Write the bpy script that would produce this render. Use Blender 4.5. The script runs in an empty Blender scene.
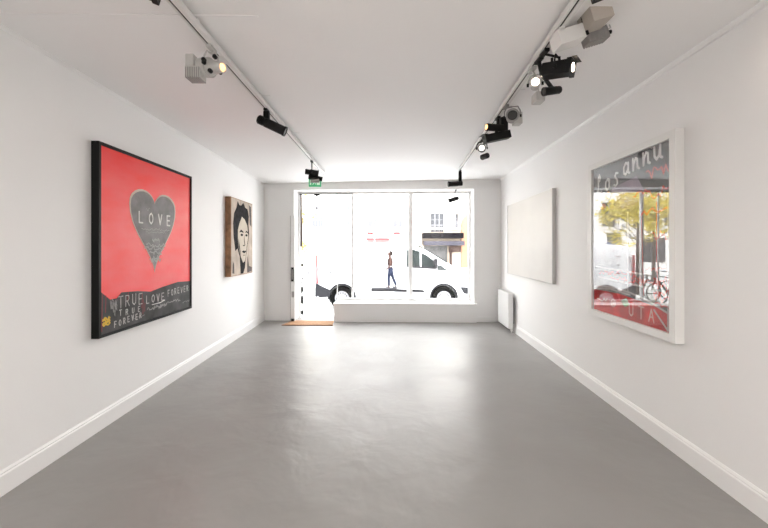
import bpy, bmesh, math, random
from mathutils import Vector, Matrix
S = bpy.context.scene
C = S.collection
PI = math.pi
random.seed(7)

# ---------------------------------------------------------------- camera
F, CX, HZ, EYE = 360.0, 384.0, 247.5, 1.53
cam = bpy.data.cameras.new('camera'); camo = bpy.data.objects.new('camera', cam); C.objects.link(camo)
cam.sensor_width = 36; cam.lens = 36*F/768
camo.location = (0, 0, EYE); camo.rotation_euler = (PI/2, 0, 0)
cam.shift_y = (HZ-264)/768
cam.clip_start = 0.05; cam.clip_end = 300
S.camera = camo
# ---------------------------------------------------------------- world (bright overcast sky) and exposure
W = bpy.data.worlds.new('sky'); S.world = W; W.use_nodes = True
wn = W.node_tree; bg = wn.nodes['Background']
tc = wn.nodes.new('ShaderNodeTexCoord'); sx = wn.nodes.new('ShaderNodeSeparateXYZ'); rp = wn.nodes.new('ShaderNodeValToRGB')
wn.links.new(tc.outputs['Generated'], sx.inputs[0]); wn.links.new(sx.outputs['Z'], rp.inputs[0]); wn.links.new(rp.outputs[0], bg.inputs[0])
rp.color_ramp.elements[0].color = (1, .985, .96, 1); rp.color_ramp.elements[1].color = (.90, .95, 1, 1)
bg.inputs[1].default_value = 7.6
S.view_settings.view_transform = 'Standard'; S.view_settings.look = 'None'; S.view_settings.gamma = 1
S.view_settings.use_curve_mapping = False
S.view_settings.exposure = 0.36
FILL_W = 35.0      # added fill lamps on the rear ceiling, out of view
SPOT_W = 3.0       # track spots
# ---------------------------------------------------------------- materials
def mat(name, col, rough=.5, metal=0, spec=.5, noise=0, scale=8, bump=0, bscale=40, emit=None, estr=0, coat=0):
    m = bpy.data.materials.new(name); m.use_nodes = True
    n = m.node_tree; b = n.nodes['Principled BSDF']
    b.inputs['Base Color'].default_value = (*col, 1); b.inputs['Roughness'].default_value = rough
    b.inputs['Metallic'].default_value = metal; b.inputs['Specular IOR Level'].default_value = spec
    b.inputs['Coat Weight'].default_value = coat
    t = n.nodes.new('ShaderNodeTexCoord')
    if noise:
        z = n.nodes.new('ShaderNodeTexNoise'); z.inputs['Scale'].default_value = scale; z.inputs['Detail'].default_value = 5
        r = n.nodes.new('ShaderNodeValToRGB')
        r.color_ramp.elements[0].position = .3; r.color_ramp.elements[1].position = .7
        r.color_ramp.elements[0].color = (*[max(0, c*(1-noise)) for c in col], 1)
        r.color_ramp.elements[1].color = (*[min(1, c*(1+noise)) for c in col], 1)
        n.links.new(t.outputs['Object'], z.inputs['Vector']); n.links.new(z.outputs[0], r.inputs[0]); n.links.new(r.outputs[0], b.inputs['Base Color'])
    if bump:
        z2 = n.nodes.new('ShaderNodeTexNoise'); z2.inputs['Scale'].default_value = bscale; z2.inputs['Detail'].default_value = 3
        bb = n.nodes.new('ShaderNodeBump'); bb.inputs['Strength'].default_value = bump; bb.inputs['Distance'].default_value = .01
        n.links.new(t.outputs['Object'], z2.inputs['Vector']); n.links.new(z2.outputs[0], bb.inputs['Height']); n.links.new(bb.outputs[0], b.inputs['Normal'])
    if emit:
        b.inputs['Emission Color'].default_value = (*emit, 1); b.inputs['Emission Strength'].default_value = estr
    return m
def glass_mat(name, ior=1.45, tint=(1, 1, 1)):
    m = bpy.data.materials.new(name); m.use_nodes = True; n = m.node_tree; n.nodes.clear()
    o = n.nodes.new('ShaderNodeOutputMaterial'); mx = n.nodes.new('ShaderNodeMixShader'); lw = n.nodes.new('ShaderNodeLayerWeight'); pw = n.nodes.new('ShaderNodeMath'); fr = n.nodes.new('ShaderNodeMath')
    tr = n.nodes.new('ShaderNodeBsdfTransparent'); g = n.nodes.new('ShaderNodeBsdfGlossy')
    f0 = ((ior-1)/(ior+1))**2; lw.inputs[0].default_value = .5; pw.operation = 'POWER'; pw.inputs[1].default_value = 5
    n.links.new(lw.outputs['Facing'], pw.inputs[0]); fr.operation = 'MULTIPLY_ADD'; fr.inputs[1].default_value = 1-f0; fr.inputs[2].default_value = f0; n.links.new(pw.outputs[0], fr.inputs[0])
    tr.inputs[0].default_value = (*tint, 1); g.inputs['Roughness'].default_value = 0.0
    n.links.new(fr.outputs[0], mx.inputs[0]); n.links.new(tr.outputs[0], mx.inputs[1]); n.links.new(g.outputs[0], mx.inputs[2]); n.links.new(mx.outputs[0], o.inputs[0])
    return m
M = dict(
    wall=mat('wall_paint', (.86, .85, .84), .55, bump=.04, bscale=60),
    ceil=mat('ceiling_paint', (.94, .925, .915), .7, bump=.05, bscale=25),
    trim=mat('trim_paint', (.86, .85, .84), .35),
    white=mat('white_enamel', (.80, .79, .77), .35),
    offw=mat('grey_white_metal', (.55, .54, .52), .45),
    galv=mat('grey_metal', (.33, .32, .31), .4, metal=.4),
    black=mat('black_metal', (.007, .007, .007), .5, spec=.25),
    blackfr=mat('black_frame', (.005, .005, .005), .5, spec=.2),
    slot=mat('dark_slot', (.03, .025, .02), .6),
    glass=glass_mat('clear_glass'),
    pglass=glass_mat('picture_glass', 1.9),
    radi=mat('radiator_enamel', (.85, .85, .84), .3),
    mat=mat('coir', (.40, .225, .12), .9, noise=.35, scale=60, bump=.5, bscale=200),
    green=mat('exit_green', (.02, .28, .12), .4, emit=(.03, .5, .18), estr=.35),
    signw=mat('sign_white', (.6, .75, .62), .4, emit=(.8, 1, .8), estr=.15),
    lens=mat('lit_lens', (1, .9, .8), .2, emit=(1, .80, .62), estr=9),
    warm=mat('warm_lens', (1, .6, .3), .2, emit=(1, .50, .20), estr=2.2),
    glow=mat('pale_lens', (.9, .9, .88), .2, emit=(1, .95, .88), estr=1.0),
    dlens=mat('dark_lens', (.05, .05, .05), .1),
    asphalt=mat('asphalt', (.68, .675, .67), .9, noise=.1, scale=3),
    pave=mat('pavement_stone', (.80, .79, .78), .9, noise=.1, scale=2),
    stone=mat('facade_stone', (.80, .78, .75), .9, noise=.06, scale=1.5),
    cream=mat('cream_facade', (.50, .42, .34), .9, noise=.08, scale=1.5),
    orange=mat('orange_render', (.33, .165, .10), .9, noise=.1),
    sglass=mat('house_glass', (.055, .058, .065), .4, spec=.2),
    shut=mat('window_frame_paint', (.20, .20, .21), .6),
    redsh=mat('red_awning', (.30, .035, .04), .8),
    dark=mat('dark_awning', (.004, .0035, .005), .95, spec=.1),
    greyaw=mat('grey_awning', (.05, .048, .06), .9, spec=.1),
    brown=mat('dark_wood', (.035, .015, .01), .7),
    blue=mat('blue_door_paint', (.02, .06, .22), .5),
    leaf=mat('yellow_leaves', (.62, .52, .07), .8, noise=.35, scale=1.3),
    leafg=mat('green_leaves', (.14, .19, .03), .8, noise=.5, scale=1.3),
    bark=mat('bark', (.05, .035, .025), .9, bump=.5),
    carp=mat('van_paint', (.72, .72, .73), .25, coat=.5),
    plas=mat('grey_bumper_plastic', (.022, .022, .025), .7, spec=.15),
    tyre=mat('tyre_rubber', (.003, .003, .003), .9, spec=.08),
    rim=mat('wheel_silver', (.30, .30, .32), .35, metal=.5),
    vglass=mat('van_glass', (.02, .028, .028), .08),
    red=mat('tail_lamp_red', (.30, .01, .02), .3),
    skin=mat('skin', (.075, .034, .025), .7, spec=.15), top=mat('brown_top', (.030, .013, .011), .95, spec=.1), jeans=mat('blue_jeans', (.016, .023, .05), .95, spec=.1),
    hair=mat('brown_hair', (.016, .008, .006), .9, spec=.1), shoe=mat('grey_shoe', (.07, .07, .08), .6), strap=mat('belt_white', (.3, .3, .32), .7),
)
# floor: poured grey resin with waves
def floor_mat():
    m = bpy.data.materials.new('grey_resin'); m.use_nodes = True; n = m.node_tree; b = n.nodes['Principled BSDF']
    t = n.nodes.new('ShaderNodeTexCoord'); z = n.nodes.new('ShaderNodeTexNoise'); z.inputs['Scale'].default_value = 1.1; z.inputs['Detail'].default_value = 6
    r = n.nodes.new('ShaderNodeValToRGB'); r.color_ramp.elements[0].position = .3; r.color_ramp.elements[1].position = .75
    r.color_ramp.elements[0].color = (.255, .243, .230, 1); r.color_ramp.elements[1].color = (.300, .288, .274, 1)
    n.links.new(t.outputs['Object'], z.inputs[0]); n.links.new(z.outputs[0], r.inputs[0]); n.links.new(r.outputs[0], b.inputs['Base Color'])
    z2 = n.nodes.new('ShaderNodeTexNoise'); z2.inputs['Scale'].default_value = 2.6; z2.inputs['Detail'].default_value = 3.5; z2.inputs['Distortion'].default_value = .3
    bb = n.nodes.new('ShaderNodeBump'); bb.inputs['Strength'].default_value = .42; bb.inputs['Distance'].default_value = .030
    n.links.new(t.outputs['Object'], z2.inputs[0]); n.links.new(z2.outputs[0], bb.inputs['Height']); n.links.new(bb.outputs[0], b.inputs['Normal'])
    z3 = n.nodes.new('ShaderNodeTexNoise'); z3.inputs['Scale'].default_value = 2; z3.inputs['Detail'].default_value = 4
    mr = n.nodes.new('ShaderNodeMapRange'); mr.inputs['To Min'].default_value = .30; mr.inputs['To Max'].default_value = .46
    n.links.new(t.outputs['Object'], z3.inputs[0]); n.links.new(z3.outputs[0], mr.inputs[0]); n.links.new(mr.outputs[0], b.inputs['Roughness'])
    b.inputs['Specular IOR Level'].default_value = .68
    return m
M['floor'] = floor_mat()
# ---------------------------------------------------------------- mesh helpers
def bx(bm, x0, x1, y0, y1, z0, z1, Mx=None, bev=0):
    v = [bm.verts.new(p) for p in [(x0, y0, z0), (x1, y0, z0), (x1, y1, z0), (x0, y1, z0), (x0, y0, z1), (x1, y0, z1), (x1, y1, z1), (x0, y1, z1)]]
    f = [bm.faces.new([v[i] for i in q]) for q in [(0, 3, 2, 1), (4, 5, 6, 7), (0, 1, 5, 4), (1, 2, 6, 5), (2, 3, 7, 6), (3, 0, 4, 7)]]
    if bev:
        es = list({e for q in f for e in q.edges})
        g = bmesh.ops.bevel(bm, geom=es, offset=bev, segments=2, affect='EDGES', profile=.5)
        v = list({q for fa in g['faces'] for q in fa.verts} | {q for q in v if q.is_valid})
    if Mx is not None: bmesh.ops.transform(bm, matrix=Mx, verts=v)
    return bm
def box(x0, x1, y0, y1, z0, z1, bev=0, Mx=None):
    return bx(bmesh.new(), x0, x1, y0, y1, z0, z1, Mx, bev)
def prism(bm, pts, z0, z1, Mx=None):      # pts in xy, extruded in z
    a = [bm.verts.new((p[0], p[1], z0)) for p in pts]; b = [bm.verts.new((p[0], p[1], z1)) for p in pts]
    n = len(pts); bm.faces.new(a[::-1]); bm.faces.new(b)
    for i in range(n): bm.faces.new((a[i], a[(i+1) % n], b[(i+1) % n], b[i]))
    if Mx is not None: bmesh.ops.transform(bm, matrix=Mx, verts=a+b)
    return bm
XZ = Matrix(((1, 0, 0, 0), (0, 0, -1, 0), (0, 1, 0, 0), (0, 0, 0, 1)))   # (u,v,w) -> x=u, z=v, y=-w
def zto(d):
    return Vector(d).normalized().to_track_quat('Z', 'Y').to_matrix().to_4x4()
def lathe(bm, prof, Mx=None, seg=20):     # prof: (t, r) along z
    rings = []
    vs = []
    for t, r in prof:
        ring = [bm.verts.new((r*math.cos(2*PI*i/seg), r*math.sin(2*PI*i/seg), t)) for i in range(seg)]
        rings.append(ring); vs += ring
    for a, b in zip(rings, rings[1:]):
        for i in range(seg): bm.faces.new((a[i], a[(i+1) % seg], b[(i+1) % seg], b[i]))
    bm.faces.new(rings[0][::-1]); bm.faces.new(rings[-1])
    if Mx is not None: bmesh.ops.transform(bm, matrix=Mx, verts=vs)
    return bm
def tube(bm, pts, r, seg=8):
    pts = [Vector(p) for p in pts]; rings = []
    up = None
    for i, p in enumerate(pts):
        d = ((pts[min(i+1, len(pts)-1)]-p).normalized() + (p-pts[max(i-1, 0)]).normalized()) if 0 < i < len(pts)-1 else (pts[1]-pts[0] if i == 0 else pts[-1]-pts[-2])
        d.normalize()
        if up is None: up = Vector((0, 0, 1)) if abs(d.z) < .9 else Vector((1, 0, 0))
        a = d.cross(up).normalized(); b = a.cross(d).normalized(); up = b
        rings.append([bm.verts.new(p + r*(a*math.cos(2*PI*k/seg)+b*math.sin(2*PI*k/seg))) for k in range(seg)])
    for A, B in zip(rings, rings[1:]):
        for k in range(seg): bm.faces.new((A[k], A[(k+1) % seg], B[(k+1) % seg], B[k]))
    bm.faces.new(rings[0][::-1]); bm.faces.new(rings[-1])
    return bm
def obj(name, bm, m, parent=None, loc=None, rotz=0, smooth=False):
    bmesh.ops.recalc_face_normals(bm, faces=bm.faces)
    me = bpy.data.meshes.new(name); bm.to_mesh(me); bm.free()
    me.materials.append(M[m] if isinstance(m, str) else m)
    if smooth:
        for p in me.polygons: p.use_smooth = True
        try: me.set_sharp_from_angle(angle=math.radians(40))
        except Exception: pass
    o = bpy.data.objects.new(name, me); C.objects.link(o)
    if parent: o.parent = parent
    if loc: o.location = loc
    if rotz: o.rotation_euler = (0, 0, rotz)
    return o
def tag(o, label, cat, group=None, kind=None):
    o['label'] = label; o['category'] = cat
    if group: o['group'] = group
    if kind: o['kind'] = kind
    return o
def thing(name, label, cat, loc=(0, 0, 0), rotz=0, group=None):
    o = bpy.data.objects.new(name, None); C.objects.link(o); o.location = loc; o.rotation_euler = (0, 0, rotz)
    return tag(o, label, cat, group)
def struct(name, bm, m, label, cat, loc=None, rotz=0, smooth=False):
    return tag(obj(name, bm, m, None, loc, rotz, smooth), label, cat, kind='structure')
# ---------------------------------------------------------------- room shell
Y0 = -4.6
def XL(y): return -(2.301+.02834*y)
def XR(y): return 2.042+.04867*y
def ZL(y): return 2.90-.0073*(y-2.2)
def ZR(y): return 2.91+.005*(y-2)
def ZC(x, y):
    t = (x-XL(y))/(XR(y)-XL(y)); return ZL(y)*(1-t)+ZR(y)*t
YBL, YBR = 7.545, 7.39
RL = PI/2+math.atan(.02834); RR = -PI/2-math.atan(.04867); RF = -math.atan(.0315)
FO = Vector((XL(YBL), YBL, 0))            # front wall frame: x along the wall, y outward
bm = bmesh.new(); prism(bm, [(XL(Y0)-.1, Y0-.1), (XR(Y0)+.1, Y0-.1), (XR(7.5)+.1, 7.42), (XL(7.5)-.1, 7.60)], -.2, 0)
prism(bm, [(.58, .0), (1.52, .0), (1.52, .46), (.58, .46)], -.2, -.002, Matrix.Translation(FO) @ Matrix.Rotation(RF, 4, 'Z'))
struct('floor', bm, 'floor', 'grey poured resin gallery floor with soft window glare', 'floor')
bm = bmesh.new(); N = 12; g = []
for i in range(N+1):
    y = Y0-.1+(7.7-Y0+.1)*i/N
    g.append([bm.verts.new((x, y, z)) for x, z in ((XL(y)-.1, ZL(y)), (XR(y)+.1, ZR(y)), (XR(y)+.1, 3.2), (XL(y)-.1, 3.2))])
for a, b in zip(g, g[1:]):
    for k in range(4): bm.faces.new((a[k], a[(k+1) % 4], b[(k+1) % 4], b[k]))
bm.faces.new(g[0]); bm.faces.new(g[-1][::-1])
struct('ceiling', bm, 'ceil', 'flat off-white plaster ceiling', 'ceiling')
bm = prism(bmesh.new(), [(XL(Y0), Y0), (XL(7.6), 7.6), (XL(7.6)-.25, 7.6), (XL(Y0)-.25, Y0)], -.2, 3.1)
struct('wall_left', bm, 'wall', 'white left wall carrying the red heart painting', 'wall')
bm = prism(bmesh.new(), [(XR(Y0), Y0), (XR(7.6), 7.6), (XR(7.6)+.25, 7.6), (XR(Y0)+.25, Y0)], -.2, 3.1)
struct('wall_right', bm, 'wall', 'white right wall carrying the white framed poster', 'wall')
struct('wall_rear', box(XL(Y0)-.3, XR(Y0)+.3, Y0-.25, Y0, -.2, 3.1), 'wall', 'white rear wall behind the viewpoint', 'wall')
# front wall with door and shop window opening
SL, SD, SR, SILL, HEAD, TH = .632, 1.485, 4.37, .384, 2.735, .42
bm = bmesh.new()
bx(bm, -.3, SL, 0, TH, -.3, 3.1); bx(bm, SR, 5.3, 0, TH, -.3, 3.1); bx(bm, SL, SR, 0, TH, HEAD, 3.1)
struct('wall_front', bm, 'wall', 'white end wall framing the shop window and doorway', 'wall', FO, RF)
bm = bmesh.new(); bx(bm, SD, SR+.035, -.085, TH, -.3, SILL-.03); 
struct('trim_1', bm, 'wall', 'low white plinth under the shop window', 'sill wall', FO, RF)
struct('trim_2', box(SD-.01, SR+.05, -.10, TH, SILL-.03, SILL, .004), 'trim', 'white window board on the low plinth', 'window board', FO, RF)
# window frames
def win(n, s0, s1, z0, z1, label):
    bm = bmesh.new(); w = .042; y0, y1 = .33, .40
    bx(bm, s0, s0+w, y0, y1, z0, z1); bx(bm, s1-w, s1, y0, y1, z0, z1); bx(bm, s0+w, s1-w, y0, y1, z0, z0+w); bx(bm, s0+w, s1-w, y0, y1, z1-w, z1)
    f = struct('window_%d' % n, bm, 'trim', label, 'window', FO, RF)
    obj('pane', box(s0+w, s1-w, .36, .368, z0+w, z1-w), 'glass', f)
win(1, 1.795, 3.08, SILL, HEAD, 'middle shop window pane in white frame, woman visible through it')
win(2, 3.08, SR, SILL, HEAD, 'right hand shop window pane in white frame, van bonnet visible through it')
bm = bmesh.new(); bx(bm, 1.47, 1.795, .33, .40, HEAD-.042, HEAD); bx(bm, 1.485, 1.795, .33, .40, SILL, SILL+.042); bx(bm, 1.478, 1.492, .35, .38, SILL, HEAD-.042)
w3 = struct('window_3', bm, 'trim', 'narrow frameless shop window pane next to the doorway', 'window', FO, RF)
obj('edge_seal', box(1.470, 1.478, .35, .385, SILL, HEAD-.042), 'shut', w3)
obj('pane', box(1.492, 1.795, .36, .368, SILL+.042, HEAD-.042), 'glass', w3)
# door: head, jamb, glass leaf swung outward
bm = bmesh.new(); bx(bm, SL, SL+.05, .34, .40, -.002, HEAD); bx(bm, SL, 1.47, .34, .40, HEAD-.03, HEAD)
d1 = struct('door_1', bm, 'trim', 'white door frame of the open glass entrance door', 'door', FO, RF)
obj('head_rail', box(SL+.03, 1.80, .325, .35, HEAD-.052, HEAD-.034), 'black', d1)
obj('jamb_strip', box(SL+.052, SL+.078, .325, .36, 1.55, HEAD-.05), 'brown', d1)
bm = bmesh.new(); bx(bm, .99, 1.10, .30, .36, HEAD-.075, HEAD-.045); bx(bm, 1.03, 1.06, .30, .34, HEAD-.10, HEAD-.07)
cl = obj('door_closer', bm, 'black', d1)
bm = bmesh.new(); tube(bm, [(1.045, .32, HEAD-.10), (1.045, .32, HEAD-.36)], .004)
for z in (HEAD-.24, HEAD-.35): lathe(bm, [(-.02, .004), (-.012, .017), (.012, .017), (.02, .004)], Matrix.Translation((1.045, .32, z)), 10)
obj('hanging_chime', bm, 'brown', d1)
ld = bpy.data.objects.new('door_leaf', None); C.objects.link(ld); ld.parent = d1; ld.location = (SL+.075, .39, 0); ld.rotation_euler = (0, 0, PI/2+.25)
obj('glass_leaf', box(0, .80, -.005, .005, .03, 2.62), 'glass', ld)
for z0, z1 in ((.06, .14), (.30, .46), (.56, .66), (1.12, 1.17)): obj('hinge', box(-.02, .05, -.022, .022, z0, z1), 'black', ld)
obj('edge_strip', box(-.006, .004, -.012, .012, .03, 2.2), 'galv', ld)
bm = bmesh.new(); tube(bm, [(.02, -.01, .84), (.05, -.11, .84), (.07, -.13, .92), (.07, -.13, 1.0), (.05, -.11, 1.06), (.02, -.01, 1.06)], .018)
obj('handle', bm, 'shut', ld)
# narrow panel at the left of the doorway with its black pull handle
sp = thing('shutter_panel', 'narrow upright white panel with black pull handle left of the doorway', 'panel', FO+Vector((.628, -.055, 0)), RF)
obj('panel', box(-.045, .045, -.045, .05, .0, 2.19, .004), 'trim', sp)
obj('edge_strip', box(-.052, -.045, -.045, .05, .0, 2.19), 'galv', sp)
bm = bmesh.new(); bx(bm, -.028, .028, -.075, -.065, .83, 1.12, bev=.003); bx(bm, -.02, .02, -.068, -.044, .85, .88); bx(bm, -.02, .02, -.068, -.044, 1.07, 1.10)
h = obj('handle', bm, 'black', sp); obj('grip', box(-.010, .010, -.085, -.075, .87, 1.08, .003), 'galv', h)
obj('foot_bolt', box(-.03, .03, -.065, -.045, .0, .06), 'black', sp)
obj('latch_plate', box(-.02, .03, -.050, -.045, .50, .62), 'galv', sp)
# baseboards: moulded profile swept along wall
def base(name, p0, p1, nrm, label, hh=.155):
    prof = [(0, 0), (.016, 0), (.016, hh*.80), (.010, hh*.86), (.013, hh*.9), (.006, hh), (0, hh)]
    bm = bmesh.new(); n = Vector((*nrm, 0)).normalized(); rings = []
    for p in (p0, p1): rings.append([bm.verts.new(Vector((*p, 0))+n*a+Vector((0, 0, z))) for a, z in prof])
    k = len(prof)
    for i in range(k): bm.faces.new((rings[0][i], rings[0][(i+1) % k], rings[1][(i+1) % k], rings[1][i]))
    bm.faces.new(rings[0]); bm.faces.new(rings[1][::-1])
    return struct(name, bm, 'trim', label, 'baseboard')
base('baseboard_left', (XL(Y0), Y0), (XL(YBL), YBL), (1, 0), 'white moulded baseboard along the left wall')
base('baseboard_right', (XR(Y0), Y0), (XR(YBR), YBR), (-1, 0), 'white moulded baseboard along the right wall')
cf, sf = math.cos(RF), math.sin(RF)
def fw(s, t=0): return (FO.x+s*cf-t*sf, FO.y+s*sf+t*cf)
base('baseboard_front', fw(SR+.04), fw(4.92), (0, -1), 'short white baseboard right of the shop window', .12)
# crown mouldings
def crown(name, fx, fz, sgn, label):
    bm = bmesh.new(); rings = []; q = .5 if sgn > 0 else .85
    for i in range(9):
        y = Y0+(7.46-Y0)*i/8; x, z = fx(y), fz(y)
        rings.append([bm.verts.new((x+sgn*a, y, z-b)) for a, b in ((0, -.01), (.035*q, -.01), (.030*q, .008*q), (.012*q, .026*q), (.012*q, .034*q), (0, .04*q))])
    for a, b in zip(rings, rings[1:]):
        for k in range(6): bm.faces.new((a[k], a[(k+1) % 6], b[(k+1) % 6], b[k]))
    bm.faces.new(rings[0]); bm.faces.new(rings[-1][::-1])
    struct(name, bm, 'trim', label, 'moulding')
crown('trim_3', XL, ZL, 1, 'slim white crown moulding above the left wall')
crown('trim_4', XR, ZR, -1, 'slim white crown moulding above the right wall')
bm = bmesh.new()
vs = []
for i in range(2):
    y = 2.10+i*.014; vs.append([bm.verts.new((x, y+.02*(x+2.3), ZC(x, y)+d)) for x, d in ((-2.35, -.004), (-.75, -.004), (-.75, .01), (-2.35, .01))])
for k in range(4): bm.faces.new((vs[0][k], vs[0][(k+1) % 4], vs[1][(k+1) % 4], vs[1][k]))
bm.faces.new(vs[0]); bm.faces.new(vs[1][::-1])
struct('trim_5', bm, 'ceil', 'thin plaster joint running across the ceiling', 'ceiling joint')
# ---------------------------------------------------------------- fill lamps added on the rear ceiling to brighten the room (unseen)
for i, (x, y) in enumerate(((-.9, -.7), (1.0, -.7), (-.9, -2.9), (1.0, -2.9))):
    r = thing('ceiling_fill_lamp', 'added square fill lamp on the ceiling behind the viewpoint', 'lamp', (x, y, 0), 0, 'added fill lamps in the rear half')
    z = ZC(x, y)
    obj('lamp_housing', box(-.32, .32, -.32, .32, z-.05, z+.005, .004), 'white', r)
    L = bpy.data.lights.new('fill_light', 'AREA'); L.shape = 'SQUARE'; L.size = .58; L.energy = FILL_W; L.color = (1, .955, .925)
    lo = bpy.data.objects.new('fill_light', L); C.objects.link(lo); lo.parent = r; lo.location = (0, 0, z-.06)
    obj('diffuser', box(-.29, .29, -.29, .29, z-.056, z-.05), mat('fill_diffuser', (.9, .9, .9), .5, emit=(1, .95, .9), estr=3), r)
# ---------------------------------------------------------------- art: local frame x right, z up, -y towards viewer
FONT = {
 'L': [[(0, 1), (0, 0), (.6, 0)]], 'O': [[(.35, 1), (.08, .8), (0, .5), (.08, .2), (.35, 0), (.6, .2), (.68, .5), (.6, .8), (.35, 1)]],
 'V': [[(0, 1), (.32, 0), (.65, 1)]], 'E': [[(.6, 1), (0, 1), (0, 0), (.6, 0)], [(0, .5), (.5, .5)]],
 'T': [[(0, 1), (.7, 1)], [(.35, 1), (.35, 0)]], 'R': [[(0, 0), (0, 1), (.5, .95), (.55, .65), (.4, .5), (0, .48)], [(.25, .48), (.6, 0)]],
 'U': [[(0, 1), (.02, .2), (.3, 0), (.55, .2), (.58, 1)]], 'F': [[(.6, 1), (0, 1), (0, 0)], [(0, .5), (.45, .5)]],
 'A': [[(0, 0), (.33, 1), (.65, 0)], [(.12, .38), (.53, .38)]],
 'l': [[(.30, .85), (.42, 1.05), (.30, 1.25), (.12, 1.0), (.16, .4), (.05, .02), (-.08, .12), (.05, .22), (.35, .02), (.6, .10)]],
 'o': [[(.3, .7), (.05, .55), (.02, .2), (.22, 0), (.48, .15), (.5, .5), (.3, .7), (.55, .62)]],
 's': [[(.45, .75), (.2, .8), (.08, .6), (.35, .35), (.40, .12), (.15, -.02), (0, .08)]],
 'a': [[(.48, .6), (.25, .72), (.03, .45), (.06, .1), (.25, 0), (.48, .3), (.5, .68), (.5, .1), (.65, .02)]],
 'n': [[(0, .7), (.04, 0), (.08, .35), (.25, .68), (.42, .6), (.45, .1), (.6, .02)]],
 'u': [[(0, .7), (.02, .2), (.2, 0), (.4, .2), (.48, .7), (.48, .1), (.62, .02)]],
}
def ribbon(bm, pts, w, y):
    for a, b in zip(pts, pts[1:]):
        d = Vector((b[0]-a[0], b[1]-a[1]))
        if d.length < 1e-5: continue
        n = Vector((-d.y, d.x)).normalized()*w/2
        prism(bm, [(a[0]-n.x, a[1]-n.y), (b[0]-n.x, b[1]-n.y), (b[0]+n.x, b[1]+n.y), (a[0]+n.x, a[1]+n.y)], y, y+.0008, XZ)
    for p in pts: prism(bm, [(p[0]+w/2*math.cos(k*PI/4), p[1]+w/2*math.sin(k*PI/4)) for k in range(8)], y, y+.0007, XZ)
def write(par, m, text, u0, v0, h, adv, w, y, wx=1, slope=0, jit=0):
    u = u0
    for c in text:
        if c != ' ':
            dy = random.uniform(-jit, jit); bm = bmesh.new()
            for st in FONT[c]: ribbon(bm, [(u+p[0]*h*wx, v0+dy+slope*(u-u0)+p[1]*h) for p in st], w, y)
            obj('letter', bm, m, par)
        u += adv
def scrib(bm, u0, u1, v, amp, n, w, y):
    ribbon(bm, [(u0+(u1-u0)*i/n, v+random.uniform(-amp, amp)) for i in range(n+1)], w, y)
def flat(bm, pts, y, t=.001): return prism(bm, pts, y-.0005, y+t-.0005, XZ)
chalk = mat('chalk_white', (.80, .78, .75), .6, noise=.25, scale=14)
chalkm = mat('chalk_grey', (.50, .48, .46), .6, noise=.35, scale=20)
chalkd = mat('chalk_faint', (.30, .29, .28), .6, noise=.3, scale=14)
# --- red heart painting
HW, HH = 1.50, 1.615
yc = 2.915; rp_ = thing('heart_painting', 'large red painting of a grey heart reading LOVE in black frame', 'painting', (XL(2.93), 2.93, .785), RL)
def artred():
    m = mat('red_paint', (.78, .018, .022), .38, spec=.35, bump=.15, bscale=18); n = m.node_tree; b = n.nodes['Principled BSDF']
    t = n.nodes.new('ShaderNodeTexCoord'); mp = n.nodes.new('ShaderNodeMapping'); mp.inputs['Scale'].default_value = (1.2, 1, 3)
    z = n.nodes.new('ShaderNodeTexNoise'); z.inputs['Scale'].default_value = 2.2; z.inputs['Detail'].default_value = 9
    r = n.nodes.new('ShaderNodeValToRGB'); r.color_ramp.elements[0].position = .32; r.color_ramp.elements[1].position = .72
    r.color_ramp.elements[0].color = (.93, .014, .014, 1); r.color_ramp.elements[1].color = (.93, .07, .07, 1)
    n.links.new(t.outputs['Object'], mp.inputs[0]); n.links.new(mp.outputs[0], z.inputs[0]); n.links.new(z.outputs[0], r.inputs[0]); n.links.new(r.outputs[0], b.inputs['Base Color'])
    return m
char = mat('charcoal_paint', (.060, .058, .058), .6, spec=.25, noise=.55, scale=7)
heartg = mat('heart_grey', (.21, .20, .20), .55, spec=.3, noise=.3, scale=9)
obj('canvas', box(.02, HW-.02, -.050, -.002, .02, HH-.02), artred(), rp_)
bm = bmesh.new(); w = .026
bx(bm, 0, w, -.062, 0, 0, HH); bx(bm, HW-w, HW, -.062, 0, 0, HH); bx(bm, w, HW-w, -.062, 0, 0, w); bx(bm, w, HW-w, -.062, 0, HH-w, HH)
obj('frame', bm, 'blackfr', rp_)
yy = .0500
bm = bmesh.new(); top = [(HW-.026, .335), (1.2, .35), (.9, .325), (.7, .30), (.5, .33), (.28, .345), (.22, .30), (.14, .30), (.026, .385)]
flat(bm, [(.026, .026), (HW-.026, .026)]+top, yy+.001); obj('charcoal_band', bm, char, rp_)
def hp(k):
    out = []
    for i in range(49):
        t = 2*PI*i/48; x = math.sin(t)**3; z = (13*math.cos(t)-5*math.cos(2*t)-2*math.cos(3*t)-math.cos(4*t))/17
        v = .50+.5255*(z+1) if z < .294 else 1.18+(z-.294)*.29
        out.append((.765+.372*k*x, .93+k*(v-.93)))
    return out[:-1]
bm = bmesh.new(); flat(bm, hp(1.035), yy+.002); obj('heart_outline', bm, mat('heart_line', (.60, .50, .42), .5), rp_)
bm = bmesh.new(); flat(bm, hp(.985), yy+.003); obj('heart', bm, heartg, rp_)
write(rp_, chalk, 'LOVE', .515, .985, .105, .155, .016, yy+.0045, .85)
def line(name, m, par, *a): bm = bmesh.new(); scrib(bm, *a); return obj(name, bm, m, par)
sg = mat('scribble_grey', (.46, .45, .44), .6)
line('scribble', sg, rp_, .55, 1.02, .93, .012, 26, .006, yy+.0045); line('scribble', sg, rp_, .62, .95, .90, .012, 20, .005, yy+.0045)
for v, a, b in ((.82, .72, .84), (.77, .62, .95), (.735, .60, .92), (.69, .68, .88), (.64, .68, .84), (.615, .70, .86)): line('scribble', sg, rp_, a, b, v, .022, 18, .010, yy+.0045)
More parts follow.
